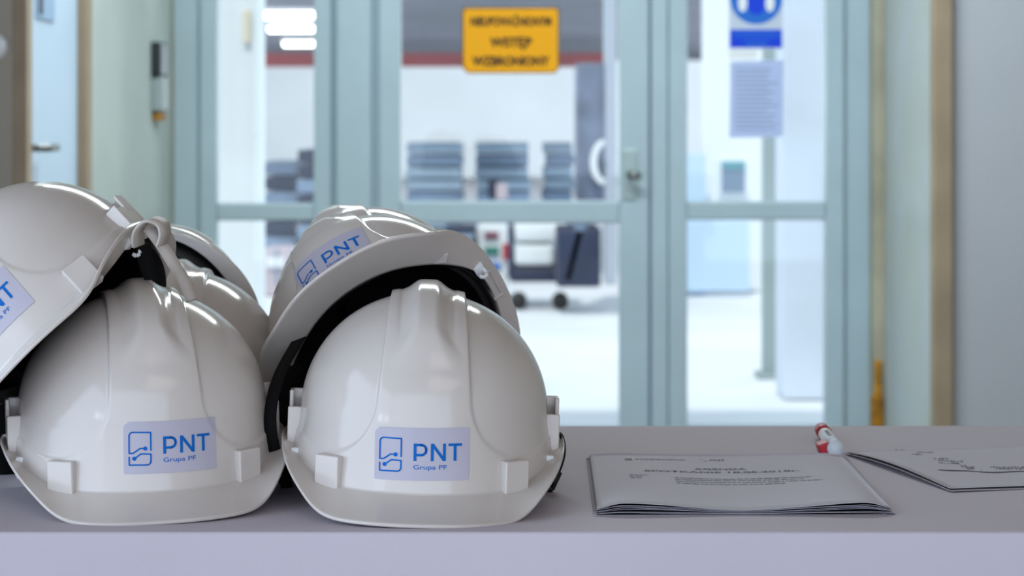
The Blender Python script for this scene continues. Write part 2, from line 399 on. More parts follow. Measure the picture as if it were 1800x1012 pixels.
def build_shell():
    NP = 480
    phi = np.linspace(0, 2*np.pi, NP, endpoint=False)
    deg = np.degrees(np.minimum(phi, 2*np.pi-phi))
    ze = np.interp(deg, *ZE); zw = np.interp(deg, *ZW)
    k = np.hanning(37); k /= k.sum()
    ze = np.convolve(np.concatenate([ze[-18:], ze, ze[:18]]), k, 'valid')
    zw = np.convolve(np.concatenate([zw[-18:], zw, zw[:18]]), k, 'valid')
    rows = []
    for e in np.linspace(89.4, 0, 130):
        p, n = dome_pts(phi, np.full(NP, R(e)))
        rows.append(detail(p, n))
    bf = np.where(np.cos(phi) > 0, HF, HB)
    def wall(t, off=0.0):
        z = ZC + (zw-ZC)*t
        s = 1 + 0.035*t
        p = np.stack([(HA+off)*s*np.sin(phi), -(bf+off)*s*np.cos(phi), z], -1)
        n = np.stack([p[..., 0]/HA**2, p[..., 1]/bf**2, 0*z], -1); n /= np.linalg.norm(n, axis=-1, keepdims=True)
        return p, n
    for t in np.linspace(0, 1, 26)[1:]:
        p, n = wall(t); rows.append(detail(p, n))
    W = rows[-1]
    sg, cg = np.sin(phi), np.cos(phi)
    ex = 0.83
    EX = 0.1045*np.sign(sg)*np.abs(sg)**ex
    EF = np.where(cg > 0, 0.146, 0.120)*np.sign(cg)*np.abs(cg)**ex
    E = np.stack([EX, -EF, ze], -1)
    out = E-W; out[:, 2] = 0; L = np.linalg.norm(out, axis=1, keepdims=True); out = out/L
    for t in (0.04, 0.08, 0.14, 0.22, 0.34, 0.46, 0.58, 0.7, 0.8, 0.88, 0.94, 0.98, 1.0):
        p = W + (E-W)*t
        p[:, 2] += 0.0022*(1-np.minimum(t/0.14, 1))**2 * 0 - 0.0010*np.sin(np.pi*t) + 0.0012*sst(0.86, 1, np.full(NP, t))*sst(60, 80, deg)
        rows.append(p)
    up = np.array([0, 0, 1.0])
    for a, bz in ((0.0009, -0.0006), (0.0012, -0.0016), (0.0008, -0.0026), (0.0, -0.0030)):
        rows.append(E + out*a + up*bz)
    Wi, _ = wall(1.0, -0.0028)
    for t in (0.94, 0.8, 0.6, 0.4, 0.2, 0.06, 0.0):
        p = Wi + (E-Wi)*t; p[:, 2] -= 0.0030; rows.append(p)
    for t in (0.8, 0.5, 0.2):
        rows.append(wall(t, -0.0028)[0])
    for e in np.linspace(0, 89.4, 30):
        rows.append(dome_pts(phi, np.full(NP, R(e)), -0.0028)[0])
    A = np.array(rows); nr = A.shape[0]
    V = A.reshape(-1, 3)
    i = np.arange(nr-1)[:, None]; j = np.arange(NP)[None, :]; j2 = (j+1) % NP
    F = np.stack([i*NP+j+0*j, i*NP+j2, (i+1)*NP+j2, (i+1)*NP+j], -1).reshape(-1, 4)[:, ::-1]
    # top cap & inner cap via centre vertices
    top = V[:NP].mean(0); inn = V[-NP:].mean(0)
    nV = len(V); V = np.vstack([V, top, inn])
    faces = F.tolist()
    faces += [[nV, (q+1) % NP, q][::-1] for q in range(NP)]
    b0 = (nr-1)*NP
    faces += [[nV+1, b0+q, b0+(q+1) % NP][::-1] for q in range(NP)]
    me = bpy.data.meshes.new('shell'); me.from_pydata(V.tolist(), [], faces); me.update()
    # bosses moulded on the front of the shell, joined into the same mesh
    bm = bmesh.new(); bm.from_mesh(me)
    for f in bm.faces: f.smooth = True
    for s in (-1, 1):
        ph = R(42)
        c_ = Vector((s*0.096*math.sin(ph), -0.106*math.cos(ph), -0.009))
        nrm = Vector((s*math.sin(R(36)), -math.cos(R(36)), 0.0)).normalized()
        tan = Vector((0, 0, 1)).cross(nrm).normalized()
        mt = Matrix((tan.to_4d(), nrm.to_4d(), Vector((0, 0, 1, 0)), (0, 0, 0, 1))).transposed()
        mt = Matrix.Translation(c_) @ Matrix([[tan.x, nrm.x, 0, 0], [tan.y, nrm.y, 0, 0], [0, 0, 1, 0], [0, 0, 0, 1]])
        before = set(bm.faces)
        add_box(bm, -0.0105, 0.0105, -0.0024, 0.0072, -0.0135, 0.0098, 0.0012, 3, mt)
        for f in set(bm.faces)-before: f.smooth = False
    bmesh.ops.recalc_face_normals(bm, faces=bm.faces)
    bm.to_mesh(me); bm.free()
    return me
SHELL = build_shell()
BVH = None
_bm = bmesh.new(); _bm.from_mesh(SHELL); BVH = BVHTree.FromBMesh(_bm); _bm.free()

def slot_mesh(s):
    bm = bmesh.new()
    x0, x1 = 0.0905, 0.1008
    add_box(bm, x1-0.0028, x1, -0.017, 0.015, -0.001, 0.024, 0.0009)
    add_box(bm, x0, x1, -0.0185, -0.0155, -0.002, 0.026, 0.0009)
    add_box(bm, x0, x1, 0.012, 0.0148, -0.002, 0.036, 0.0009)
    add_box(bm, x1-0.0028, x1+0.0002, 0.0, 0.0145, 0.020, 0.036, 0.0009)
    if s < 0:
        for v in bm.verts: v.co.x = -v.co.x
        bmesh.ops.reverse_faces(bm, faces=bm.faces)
    me = bpy.data.meshes.new('accessory_slot'); bm.to_mesh(me); bm.free(); return me
SLOT = {1: slot_mesh(1), -1: slot_mesh(-1)}

def harness_mesh():
    bm = bmesh.new()
    # head band: wide black ring inside the rim
    N = 72; rows = []
    for (sc_, z) in ((0.955, -0.020), (0.96, -0.021), (0.93, 0.030), (0.90, 0.031), (0.885, 0.0), (0.885, -0.012)):
        r_ = []
        for i in range(N):
            a = 2*math.pi*i/N
            b_ = HF if math.cos(a) > 0 else HB
            lift = 0.016*math.sin(a)**2 - 0.014*max(0, -math.cos(a))**2 if z < 0 else 0
            r_.append(bm.verts.new((HA*sc_*math.sin(a), -b_*sc_*math.cos(a), z + lift)))
        rows.append(r_)
    for k_ in range(len(rows)):
        a_, b2 = rows[k_], rows[(k_+1) % len(rows)]
        for i in range(N):
            j = (i+1) % N
            bm.faces.new((a_[i], a_[j], b2[j], b2[i]))
    return bm
HARN = harness_mesh(); _me = bpy.data.meshes.new('headband'); HARN.to_mesh(_me); HARN.free(); HARN = _me
def cradle_mesh():
    bm = bmesh.new(); N = 14
    for k_ in range(6):
        a = R(30+60*k_)
        b_ = HF if math.cos(a) > 0 else HB
        prev = None
        tang = Vector((math.cos(a), math.sin(a), 0))
        for i in range(N+1):
            e = R(12 + 77*i/N)
            p = Vector((HA*0.90*math.cos(e)*math.sin(a), -b_*0.90*math.cos(e)*math.cos(a), ZC-0.004+HH*0.78*math.sin(e)))
            q = [bm.verts.new(p-tang*0.009), bm.verts.new(p+tang*0.009)]
            if prev: bm.faces.new((prev[0], prev[1], q[1], q[0]))
            prev = q
    # black liner added under the dome so the unlit hollow reads fully dark
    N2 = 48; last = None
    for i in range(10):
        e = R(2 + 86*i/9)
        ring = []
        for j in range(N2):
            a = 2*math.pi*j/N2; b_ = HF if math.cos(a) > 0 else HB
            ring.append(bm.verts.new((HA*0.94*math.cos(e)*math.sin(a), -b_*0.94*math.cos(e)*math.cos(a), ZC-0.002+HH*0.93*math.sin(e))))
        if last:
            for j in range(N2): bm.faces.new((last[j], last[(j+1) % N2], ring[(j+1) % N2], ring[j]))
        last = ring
    me = bpy.data.meshes.new('cradle_dark_liner'); bm.to_mesh(me); bm.free(); return me
CRADLE = cradle_mesh()
def hook_mesh(s):
    bm = bmesh.new()
    pts = [(0.0955, -0.030, -0.004), (0.0955, -0.030, -0.014), (0.0935, -0.031, -0.018), (0.0905, -0.032, -0.0175), (0.0895, -0.032, -0.0145)]
    for a, b in zip(pts[:-1], pts[1:]):
        add_cyl(bm, a, b, 0.0016, seg=8)
    add_box(bm, 0.088, 0.0965, -0.036, -0.026, -0.009, -0.002, 0.0008)
    if s < 0:
        for v in bm.verts: v.co.x = -v.co.x
        bmesh.ops.reverse_faces(bm, faces=bm.faces)
    me = bpy.data.meshes.new('strap_hook'); bm.to_mesh(me); bm.free(); return me
HOOK = {1: hook_mesh(1), -1: hook_mesh(-1)}

# ---- sticker artwork, in units of sticker width, origin top left, y down
def stroke(bm, pts, w, close=False, step=0.03):
    """flat ribbon along a polyline, mitred by overlapping round joints"""
    for a, b in zip(pts[:-1], pts[1:]):
        a, b = Vector(a), Vector(b); d = (b-a); L = d.length
        if L < 1e-6: continue
        d /= L; nrm = Vector((-d.y, d.x))*w/2
        n = max(1, int(L/step))
        prev = None
        for i in range(n+1):
            c_ = a + (b-a)*i/n
            q = [bm.verts.new((c_.x-nrm.x, c_.y-nrm.y, 0)), bm.verts.new((c_.x+nrm.x, c_.y+nrm.y, 0))]
            if prev: bm.faces.new((prev[0], prev[1], q[1], q[0]))
            prev = q
    for p in pts[1:-1]:
        disc(bm, p, w/2, 8)
def disc(bm, c, r, n=16):
    ctr = bm.verts.new((c[0], c[1], 0))
    vs = [bm.verts.new((c[0]+r*math.cos(2*math.pi*i/n), c[1]+r*math.sin(2*math.pi*i/n), 0)) for i in range(n)]
    for i in range(n): bm.faces.new((ctr, vs[i], vs[(i+1) % n]))
def zc(x, y): return ((x-130)/1265, (y-160)/1265)
def arcpts(cx, cy, r, a0, a1, n=6):
    return [(cx+r*math.cos(R(a0+(a1-a0)*i/n)), cy+r*math.sin(R(a0+(a1-a0)*i/n))) for i in range(n+1)]
def art_icon():
    bm = bmesh.new(); w = 19/1265
    a = [(487, 552), (487, 306)] + [(250, 300)] + arcpts(252, 350, 50, 270, 180)[1:] + [(200, 582), (252, 582), (345, 518), (412, 520)]
    stroke(bm, [zc(*p) for p in a], w); disc(bm, zc(412, 520), 28/1265)
    b = [(200, 628), (200, 740), (432, 742)] + arcpts(435, 692, 50, 90, 0)[1:] + [(487, 598), (355, 592), (268, 655)]
    stroke(bm, [zc(*p) for p in b], w); disc(bm, zc(266, 655), 28/1265)
    return bm
def art_pnt():
    bm = bmesh.new(); w = 38/1265
    # P
    stroke(bm, [zc(672, 368), zc(672, 600)], w)
    bowl = [(672, 386), (755, 386)] + arcpts(755, 453, 67, -90, 90, 12) + [(672, 520)]
    stroke(bm, [zc(*p) for p in bowl], 34/1265)
    # N
    stroke(bm, [zc(902, 368), zc(902, 600)], w); stroke(bm, [zc(1064, 368), zc(1064, 600)], w)
    stroke(bm, [zc(904, 378), zc(1062, 590)], w)
    # T
    stroke(bm, [zc(1118, 385), zc(1297, 385)], 34/1265); stroke(bm, [zc(1207, 385), zc(1207, 600)], w)
    return bm
def text_mesh(body, size, align='LEFT', bold=0.0):
    cu = bpy.data.curves.new('txt', 'FONT'); cu.body = body; cu.size = size; cu.align_x = align
    cu.resolution_u = 3; cu.offset = bold
    ob = bpy.data.objects.new('txt', cu); COL.objects.link(ob)
    bpy.context.view_layer.update()
    dg = bpy.context.evaluated_depsgraph_get()
    me = bpy.data.meshes.new_from_object(ob.evaluated_get(dg))
    bpy.data.objects.remove(ob); bpy.data.curves.remove(cu)
    return me
def art_grupa():
    me = text_mesh('Grupa PF', 0.1)
    bm = bmesh.new(); bm.from_mesh(me); bpy.data.meshes.remove(me)
    xs = [v.co.x for v in bm.verts]; s = (1100-652)/1265/(max(xs)-min(xs)); x0 = min(xs)
    hs = 62/1265/0.0729
    for v in bm.verts: v.co = Vector((zc(652, 0)[0]+(v.co.x-x0)*s, zc(0, 711)[1]-v.co.y*hs, 0))
    return bm
def art_mesh():
    """one mesh, two materials: 0 letters, 1 light icon + subtitle"""
    bm = bmesh.new()
    for k_, b in enumerate((art_pnt(), art_icon(), art_grupa())):
        tmp = bpy.data.meshes.new('tmp'); b.to_mesh(tmp); b.free()
        n0 = len(bm.faces); bm.from_mesh(tmp); bpy.data.meshes.remove(tmp)
        bm.faces.ensure_lookup_table()
        for f in bm.faces[n0:]: f.material_index = 0 if k_ == 0 else 1
    # cut into strips so that it can wrap on the curved shell
    for i in range(1, 22):
        g = bm.verts[:]+bm.edges[:]+bm.faces[:]
        bmesh.ops.bisect_plane(bm, geom=g, plane_co=(i/22, 0, 0), plane_no=(1, 0, 0))
    for f in bm.faces: f.normal_update()
    me = bpy.data.meshes.new('lettering'); bm.to_mesh(me); bm.free(); return me
ART = art_mesh()
SW, SH_ = 0.066, 0.0365
def project(x, z, off):
    hit, n, _, _ = BVH.ray_cast(Vector((x, -0.3, z)), Vector((0, 1, 0)))
    if hit is None: return Vector((x, -0.1, z))
    if n.y > 0: n = -n
    return hit + n*off
def sticker_meshes(cx, cz, rot, clip=0.05):
    ca, sa = math.cos(rot), math.sin(rot)
    def place(u, v, off):   # u 0..1 , v 0..SH/SW down
        lx, lz = (u-0.5)*SW, (0.5*SH_/SW-v)*SW
        return project(cx+lx*ca-lz*sa, cz+lx*sa+lz*ca, off)
    nu, nv = 36, 18; V, F = [], []
    for i in range(nu+1):
        for j in range(nv+1):
            u, v = i/nu, j/nv*SH_/SW
            # clip the top-left corner slightly
            if u+v < clip:
                t = clip-(u+v); u += t/2; v += t/2
            V.append(place(u, v, 0.0005))
    for i in range(nu):
        for j in range(nv):
            a = i*(nv+1)+j; F.append((a, a+1, a+nv+2, a+nv+1))
    me = bpy.data.meshes.new('sticker'); me.from_pydata(V, [], F); me.update()
    m2 = ART.copy()
    for v in m2.vertices: v.co = place(v.co.x, v.co.y, 0.0009)
    return me, m2

def ribbon(pts, width, wdir, th=0.0012, sub=6):
    """pts in world/px-space; Catmull-Rom smoothed flat strap; wdir constant or list of width directions"""
    P_ = [Vector(p) for p in pts]
    if not isinstance(wdir, list): wdir = [wdir]*len(P_)
    wd = [Vector(w) for w in wdir]
    Q, Wd = [], []
    n = len(P_)
    for i in range(n-1):
        p0, p1, p2, p3 = P_[max(i-1, 0)], P_[i], P_[i+1], P_[min(i+2, n-1)]
        for k_ in range(sub):
            t = k_/sub
            Q.append(0.5*((2*p1)+(-p0+p2)*t+(2*p0-5*p1+4*p2-p3)*t*t+(-p0+3*p1-3*p2+p3)*t**3))
            Wd.append(wd[i].lerp(wd[i+1], t).normalized())
    Q.append(P_[-1]); Wd.append(wd[-1].normalized())
    bm = bmesh.new(); prev = None
    for i, (q, w) in enumerate(zip(Q, Wd)):
        tg = (Q[min(i+1, len(Q)-1)]-Q[max(i-1, 0)]).normalized()
        nn = tg.cross(w).normalized()*th/2; ww = w*width/2
        ring = [bm.verts.new(q-ww-nn), bm.verts.new(q+ww-nn), bm.verts.new(q+ww+nn), bm.verts.new(q-ww+nn)]
        if prev:
            for a in range(4): bm.faces.new((prev[a], prev[(a+1) % 4], ring[(a+1) % 4], ring[a]))
        else: bm.faces.new(ring)
        prev = ring
    bm.faces.new(prev[::-1])
    bmesh.ops.recalc_face_normals(bm, faces=bm.faces)
    return bm

def helmet(loc, yaw, roll, pitch, label, group, sticker=(0, 0.005, 0), st_label=None):
    h = bpy.data.objects.new('safety_helmet', None); COL.objects.link(h); h.empty_display_size = 0.05
    h.matrix_basis = Matrix.Translation(loc) @ Matrix.Rotation(R(yaw), 4, 'Z') @ Matrix.Rotation(R(roll), 4, 'Y') @ Matrix.Rotation(R(pitch), 4, 'X')
    tag(h, label, 'helmet', group)
    def share(name, me, m, smooth=True, par=h):
        o = bpy.data.objects.new(name, me); COL.objects.link(o); o.parent = par
        if not me.materials:
            me.materials.append(m)
            if smooth: me.polygons.foreach_set('use_smooth', [True]*len(me.polygons))
        return o
    share('shell', SHELL, M['shell'], False)
    for s in (-1, 1): share('accessory_slot', SLOT[s], M['shell'], False)
    share('headband', HARN, M['black']); share('cradle_dark_liner', CRADLE, M['webbing'])
    for s in (-1, 1): share('strap_hook', HOOK[s], M['white'], True)
    s1, s2 = sticker_meshes(*sticker)
    so = link_mesh('sticker', s1, M['sticker'], h, True)
    so['label'] = 'pale lilac sticker with blue PNT Grupa PF mark'
    link_mesh('lettering', s2, [M['blueink'], M['blueink2']], so, True)
    return h
def world_part(name, bm, m, par, smooth=True, **k):
    inv = par.matrix_basis.inverted()
    for v in bm.verts: v.co = inv @ v.co
    return bm_obj(name, bm, m, par, smooth, **k)

G1 = 'white safety helmets piled on the table'
F2 = helmet((-0.0665, 1.706, 0.0388), 1.8, 2.0, 0.3, 'white safety helmet resting on the table nearest the agenda, whole front in view', G1, (-0.0005, 0.0068, 0.020))
F1 = helmet((-0.2780, 1.717, 0.0392), 15, -1.6, 0.5, 'white safety helmet resting on the table at front left, below the leaning one', G1, (0.009, 0.0095, -0.02))
M1 = helmet((-0.2900, 1.968, 0.0382), 2, 0, 0, 'white safety helmet on the table behind the front left one, dome partly showing', G1, (0, 0.006, 0))
B1 = helmet((-0.0964, 1.8600, 0.0935), 5.9, -32.0, -51.4, 'white safety helmet tipped back on the front right one, dark inside showing', G1, (-0.0040, 0.0206, -0.02))
T1 = helmet((-0.3480, 1.7450, 0.1255), -11, -45.5, -1.9, 'large white safety helmet leaning at the left edge on top of the pile', G1, (0.0, 0.0150, 0.003))
M2 = helmet((-0.3370, 2.115, 0.0665), 176, -12, 78, 'white safety helmet tipped up behind the rear left one, dark inside behind the grey strap', G1, (0, 0.005, 0))
B2 = helmet((-0.1185, 2.110, 0.0890), 5, -26, -50, 'white safety helmet at the back of the right pile, only its crown ridge showing', G1, (0, 0.005, 0))

# straps ------------------------------------------------------------
bpy.context.view_layer.update()
ycam = Vector((0, 1, 0))
# black chin strap hanging between the two front helmets
pts = [P(x, y, d) for (x, y, d) in ((566, 548, 1.83), (540, 575, 1.80), (516, 612, 1.76), (493, 655, 1.72), (479, 700, 1.70), (475, 740, 1.695), (480, 780, 1.695), (491, 818, 1.70), (505, 856, 1.72))]
world_part('chin_strap', ribbon(pts, 0.0095, Vector((0.95, -0.2, 0.1))), M['webbing'], B1, label='black webbing chin strap')
pts = [P(x, y, d) for (x, y, d) in ((974, 770, 1.72), (983, 762, 1.72), (990, 776, 1.72), (991, 800, 1.72), (984, 825, 1.72), (972, 850, 1.72), (962, 860, 1.71))]
world_part('chin_strap', ribbon(pts, 0.008, Vector((0.25, 1, 0))), M['webbing'], F2, label='black webbing chin strap')
bm = bmesh.new()
a, b = P(981, 828, 1.715), P(967, 858, 1.715)
add_cyl(bm, a, b, 0.0035, seg=10); add_cyl(bm, b+Vector((-.003, 0, 0.001)), b+Vector((.002, -.001, -.001)), 0.0032, seg=10)
world_part('strap_buckle', bm, M['black'], F2)
pts = [P(x, y, d) for (x, y, d) in ((512, 640, 1.80), (498, 690, 1.785), (492, 740, 1.775), (498, 790, 1.77), (512, 840, 1.77))]
world_part('nape_strap', ribbon(pts, 0.020, Vector((1, 0.3, 0)), 0.003), M['webbing'], B1)
pts = [P(x, y, d) for (x, y, d) in ((6, 650, 1.79), (-8, 700, 1.80), (-14, 760, 1.80), (-8, 815, 1.80), (6, 858, 1.795))]
world_part('nape_strap', ribbon(pts, 0.040, Vector((1, 0.25, 0)), 0.004), M['webbing'], T1, label='wide black nape strap hanging to the table')
# pale strap of the leaning helmet
pts = [P(x, y, d) for (x, y, d) in ((243, 432, 1.665), (244, 405, 1.655), (262, 386, 1.65), (284, 392, 1.65), (290, 410, 1.65), (284, 430, 1.655))]
world_part('chin_strap', ribbon(pts, 0.016, Vector((0.35, 1, 0.15)), 0.002), M['palestrap'], T1, label='pale grey strap loop')
pts = [P(x, y, d) for (x, y, d) in ((262, 402, 1.66), (275, 418, 1.66), (292, 442, 1.665), (308, 468, 1.67), (325, 495, 1.68), (338, 528, 1.69))]
world_part('strap_tail', ribbon(pts, 0.0095, Vector((1, 0.3, 0.25)), 0.0015), M['palestrap'], T1, label='pale grey strap tail hanging down')
pts = [P(x, y, d) for (x, y, d) in ((250, 428, 1.70), (255, 452, 1.70), (260, 472, 1.70), (268, 492, 1.70))]
world_part('inner_strap', ribbon(pts, 0.012, Vector((1, 0.2, 0)), 0.0015), M['webbing'], T1)

# ------------------------------------------------------------------ papers
def sheet(name, x0y0, ux, uy, w, l, nx, ny, hfun, m, parent, th=0.00025, **k):
    """origin = back left corner; ux along width, uy along length (towards the camera)"""
    V, F = [], []
    for i in range(nx+1):
        for j in range(ny+1):
            s, t = i/nx, j/ny
            p = Vector((x0y0[0], x0y0[1], 0)) + Vector((ux[0], ux[1], 0))*w*s + Vector((uy[0], uy[1], 0))*l*t
            p.z = hfun(s, t); V.append(p)
    n = len(V)
    V += [v-Vector((0, 0, th)) for v in V]
    for i in range(nx):
        for j in range(ny):
            a = i*(ny+1)+j; F.append((a, a+1, a+ny+2, a+ny+1)); F.append((n+a, n+a+ny+1, n+a+ny+2, n+a+1))
    def side(a, b): F.append((a, b, n+b, n+a))
    for i in range(nx):
        side((i+1)*(ny+1), i*(ny+1)); side(i*(ny+1)+ny, (i+1)*(ny+1)+ny)
    for j in range(ny):
        side(j, j+1); side(nx*(ny+1)+j+1, nx*(ny+1)+j)
    me = bpy.data.meshes.new(name); me.from_pydata(V, [], F); me.update()
    o = link_mesh(name, me, m, parent, True); o.matrix_parent_inverse = parent.matrix_basis.inverted()
    return tag(o, **k)

# agenda stack: local frame
AG_O = P(1037, 806, 1120/595); AG_O.z = 0
AG_F = P(1050, 905, 1120/694); AG_F.z = 0
au = Vector((1, 0.012, 0)).normalized(); al = (AG_F-AG_O).normalized(); AL = (AG_F-AG_O).length; AW = 0.208
al = Vector((al.x, al.y, 0)).normalized()
ag = empty('agenda_booklet', (AG_O.x, AG_O.y, 0), label='stack of folded printed agenda sheets lying in the middle of the table', cat='papers')
def hag(level):
    def h(s, t):
        wave = 0.5+0.5*math.cos(2*math.pi*(s-0.0)*1.0)        # high at both ends, touching in the middle
        wave = max(0, wave)**0.8
        wave = wave*(1-math.exp(-((s)/0.05)**2)*0.75)*(1-math.exp(-((1-s)/0.05)**2)*0.65)
        return 0.0006 + level*0.0004 + (0.00078*level)*wave*(0.2+0.8*t**1.5) + (0.0004*math.sin(9*s+level*1.7)*wave*t if level else 0)
    return h
for k_, (dx, dl) in enumerate(((-0.003, 0.004), (0.001, 0.001), (0.002, 0.0015), (0.000, -0.001), (0.001, 0.001), (-0.0005, -0.001), (0.0005, 0.0005), (0.0, 0.0))):
    org = AG_O + au*dx
    sheet('sheet', (org.x, org.y), (au.x, au.y), (al.x, al.y), AW+(0.003 if k_ == 1 else 0), AL+dl, 40, 16, hag(k_), M['paper'], ag)
def ag_pt(s, t, off=0.0003):
    p = AG_O + au*AW*s + al*AL*t; p.z = hag(7)(s, t)+off; return p
def ag_inv_px(px, py):
    """page coordinates (s,t) of a photo pixel on the table plane"""
    d = 1120/(py-HOR); q = Vector((X(px, d), d, 0))-AG_O
    A_ = np.array([[au.x, al.x], [au.y, al.y]]); r_ = np.linalg.solve(A_, np.array([q.x, q.y]))
    return r_[0]/AW, r_[1]/AL
def ag_text(body, px0, px1, py_base, cap, m, bold=0.0, name='printed_line'):
    me = text_mesh(body, 1.0, bold=bold)
    bm = bmesh.new(); bm.from_mesh(me); bpy.data.meshes.remove(me)
    xs = [v.co.x for v in bm.verts]; x0, x1 = min(xs), max(xs)
    s0, t0 = ag_inv_px(px0, py_base); s1, _ = ag_inv_px(px1, py_base)
    for i in range(1, 16):
        bmesh.ops.bisect_plane(bm, geom=bm.verts[:]+bm.edges[:]+bm.faces[:], plane_co=(x0+(x1-x0)*i/16, 0, 0), plane_no=(1, 0, 0))
    for v in bm.verts:
        s = s0+(s1-s0)*(v.co.x-x0)/(x1-x0); t = t0 - v.co.y/0.73*cap/AL
        v.co = ag_pt(s, t)
    o = bm_obj(name, bm, m, ag); o.matrix_parent_inverse = ag.matrix_basis.inverted(); return o
ag_text('AGENDA', 1220, 1313, 834, 0.0085, M['ink'], 0.02)
ag_text('SPOTKANIE 18.05.2018r.', 1133, 1406, 839.5, 0.0075, M['ink'], 0.02)
ag_text('PNT', 1248, 1275, 817.5, 0.0075, M['ink'], 0.03)
# header bar, logos and fine print (illegible in the photograph): thin dashes
def ag_dashes(name, rows, m, hgt):
    bm = bmesh.new()
    for (xa, xb, y) in rows:
        x = xa
        while x < xb:
            w = random.uniform(4, 15) if name != 'header_mark' else 99; xe = min(x+w, xb)
            s0, t = ag_inv_px(x, y); s1, _ = ag_inv_px(xe, y)
            n = 2; prev = None
            for i in range(n+1):
                s = s0+(s1-s0)*i/n
                q = [bm.verts.new(ag_pt(s, t)), bm.verts.new(ag_pt(s, t+hgt/AL))]
                if prev: bm.faces.new((prev[0], prev[1], q[1], q[0]))
                prev = q
            x = xe + random.uniform(1.5, 3)
    o = bm_obj(name, bm, m, ag, kind='stuff'); o.matrix_parent_inverse = ag.matrix_basis.inverted(); return o
ag_dashes('header_mark', [(1098, 1110.5, 815.5)], M['ink'], 0.010)
ag_dashes('header_text', [(1117, 1204, 816)], M['greyink'], 0.003)
ag_dashes('logo_print', [(1230, 1234, 815), (1237, 1243, 818)], M['greyink'], 0.002)
ag_dashes('fine_print', [(1106, 1140, 846.5), (1107, 1128, 849.5), (1108, 1128, 852.5), (1186, 1425, 849.5), (1187, 1412, 852.5), (1188, 1446, 856), (1190, 1380, 859.5)], M['greyink'], 0.0022)

# attendance sheets at the right, turned and lifted along the left edge
RB = P(1484, 799, 1120/(799-HOR)); RB.z = 0
RF = P(1672, 866, 1120/(866-HOR)); RF.z = 0
rl = (RF-RB); RL = rl.length; rl.normalize(); ru = Vector((-rl.y, rl.x, 0)).normalized()
if ru.x < 0: ru = -ru
at_ = empty('attendance_sheets', (RB.x, RB.y, 0), label='two handwritten paper sheets at the right edge of the table', cat='papers')
def hat(level):
    def h(s, t):
        lift = math.exp(-(s/0.16)**2)*(0.0010+0.0042*max(0.0, math.sin(math.pi*min(1, t*1.02)))**0.9*(1-t)**0.25) if t < 0.985 else 0.0012*math.exp(-(s/0.16)**2)
        return 0.0005 + 0.0007*level + lift*(0.75 if level == 0 else 1.0) + level*0.002*math.exp(-((s-0.6)/0.4)**2)*t
    return h
sheet('sheet', (RB.x, RB.y), (ru.x, ru.y), (rl.x, rl.y), 0.297, RL, 40, 20, hat(0), M['paper'], at_)
o2 = RB + ru*0.002 - rl*0.001
sheet('sheet', (o2.x, o2.y), (ru.x, ru.y), (rl.x, rl.y), 0.297, RL-0.004, 40, 20, hat(1), M['paper'], at_)
def at_pt(s, t):
    p = o2 + ru*0.297*s + rl*(RL-0.004)*t; p.z = hat(1)(s, t)+0.0004; return p
def at_inv(px, py):
    d = 1120/(py-HOR); q = Vector((X(px, d), d, 0))-o2
    A_ = np.array([[ru.x, rl.x], [ru.y, rl.y]]); r_ = np.linalg.solve(A_, np.array([q.x, q.y]))
    return r_[0]/0.297, r_[1]/(RL-0.004)
def at_stroke(bm, pts, w):
    prev = None
    for i, (x, y) in enumerate(pts):
        s, t = at_inv(x, y)
        q = [bm.verts.new(at_pt(s, t)), bm.verts.new(at_pt(s, t+w/RL))]
        if prev: bm.faces.new((prev[0], prev[1], q[1], q[0]))
        prev = q
bm = bmesh.new(); at_stroke(bm, [(1648+i*7, 834.5+0.8*math.sin(i*0.5+1)-max(0, i-11)*0.12) for i in range(26)], 0.004)
o = bm_obj('ruled_line', bm, M['ink'], at_); o.matrix_parent_inverse = at_.matrix_basis.inverted()
bm = bmesh.new()
rows = [(1573, 1590, 795), (1603, 1622, 804), (1612, 1641, 799), (1640, 1660, 812.5), (1652, 1668, 811), (1648, 1690, 816), (1650, 1684, 821), (1672, 1682, 820), (1688, 1697, 824), (1690, 1714, 827), (1698, 1712, 830), (1724, 1727, 832), (1740, 1800, 826), (1750, 1800, 829)]
for (xa, xb, y) in rows:
    x = xa
    while x < xb:
        w = random.uniform(2, 5)
        at_stroke(bm, [(x, y), (x+w*0.4, y-random.uniform(0.8, 2.2)), (x+w, y+random.uniform(-.6, .8))], 0.0018)
        x += w+random.uniform(0.5, 3)
o = bm_obj('handwriting', bm, M['pencil'], at_, kind='stuff'); o.matrix_parent_inverse = at_.matrix_basis.inverted()

# ------------------------------------------------------------------ marker pen
mk = empty('marker_pen', (0.27, 1.885, 0), label='white marker pen with red clip lying end-on beside the papers', cat='pen')
p0 = Vector((0.2680, 1.884, 0.0082)); p1 = Vector((0.2725, 2.005, 0.0078)); ax = (p1-p0).normalized()
def mpart(name, bm, m, smooth=False, **k):
    o = bm_obj(name, bm, m, mk, smooth, **k); o.matrix_parent_inverse = mk.matrix_basis.inverted(); return o
bm = bmesh.new(); add_cyl(bm, p0, p0+ax*0.004, 0.0068, 0.0070, 36); add_cyl(bm, p0+ax*0.004, p0+ax*0.014, 0.0070, 0.0062, 36, False)
mpart('end_cap', bm, mat('pale_end_cap', (205, 214, 220), 0.4), True)
bm = bmesh.new(); add_cyl(bm, p0+ax*0.012, p0+ax*0.088, 0.0059, 0.0059, 36); mpart('barrel', bm, M['signwhite'], True)
bm = bmesh.new(); add_cyl(bm, p0+ax*0.088, p0+ax*0.12, 0.0066, 0.0060, 36); mpart('cap', bm, M['redp'], True)
bm = bmesh.new()
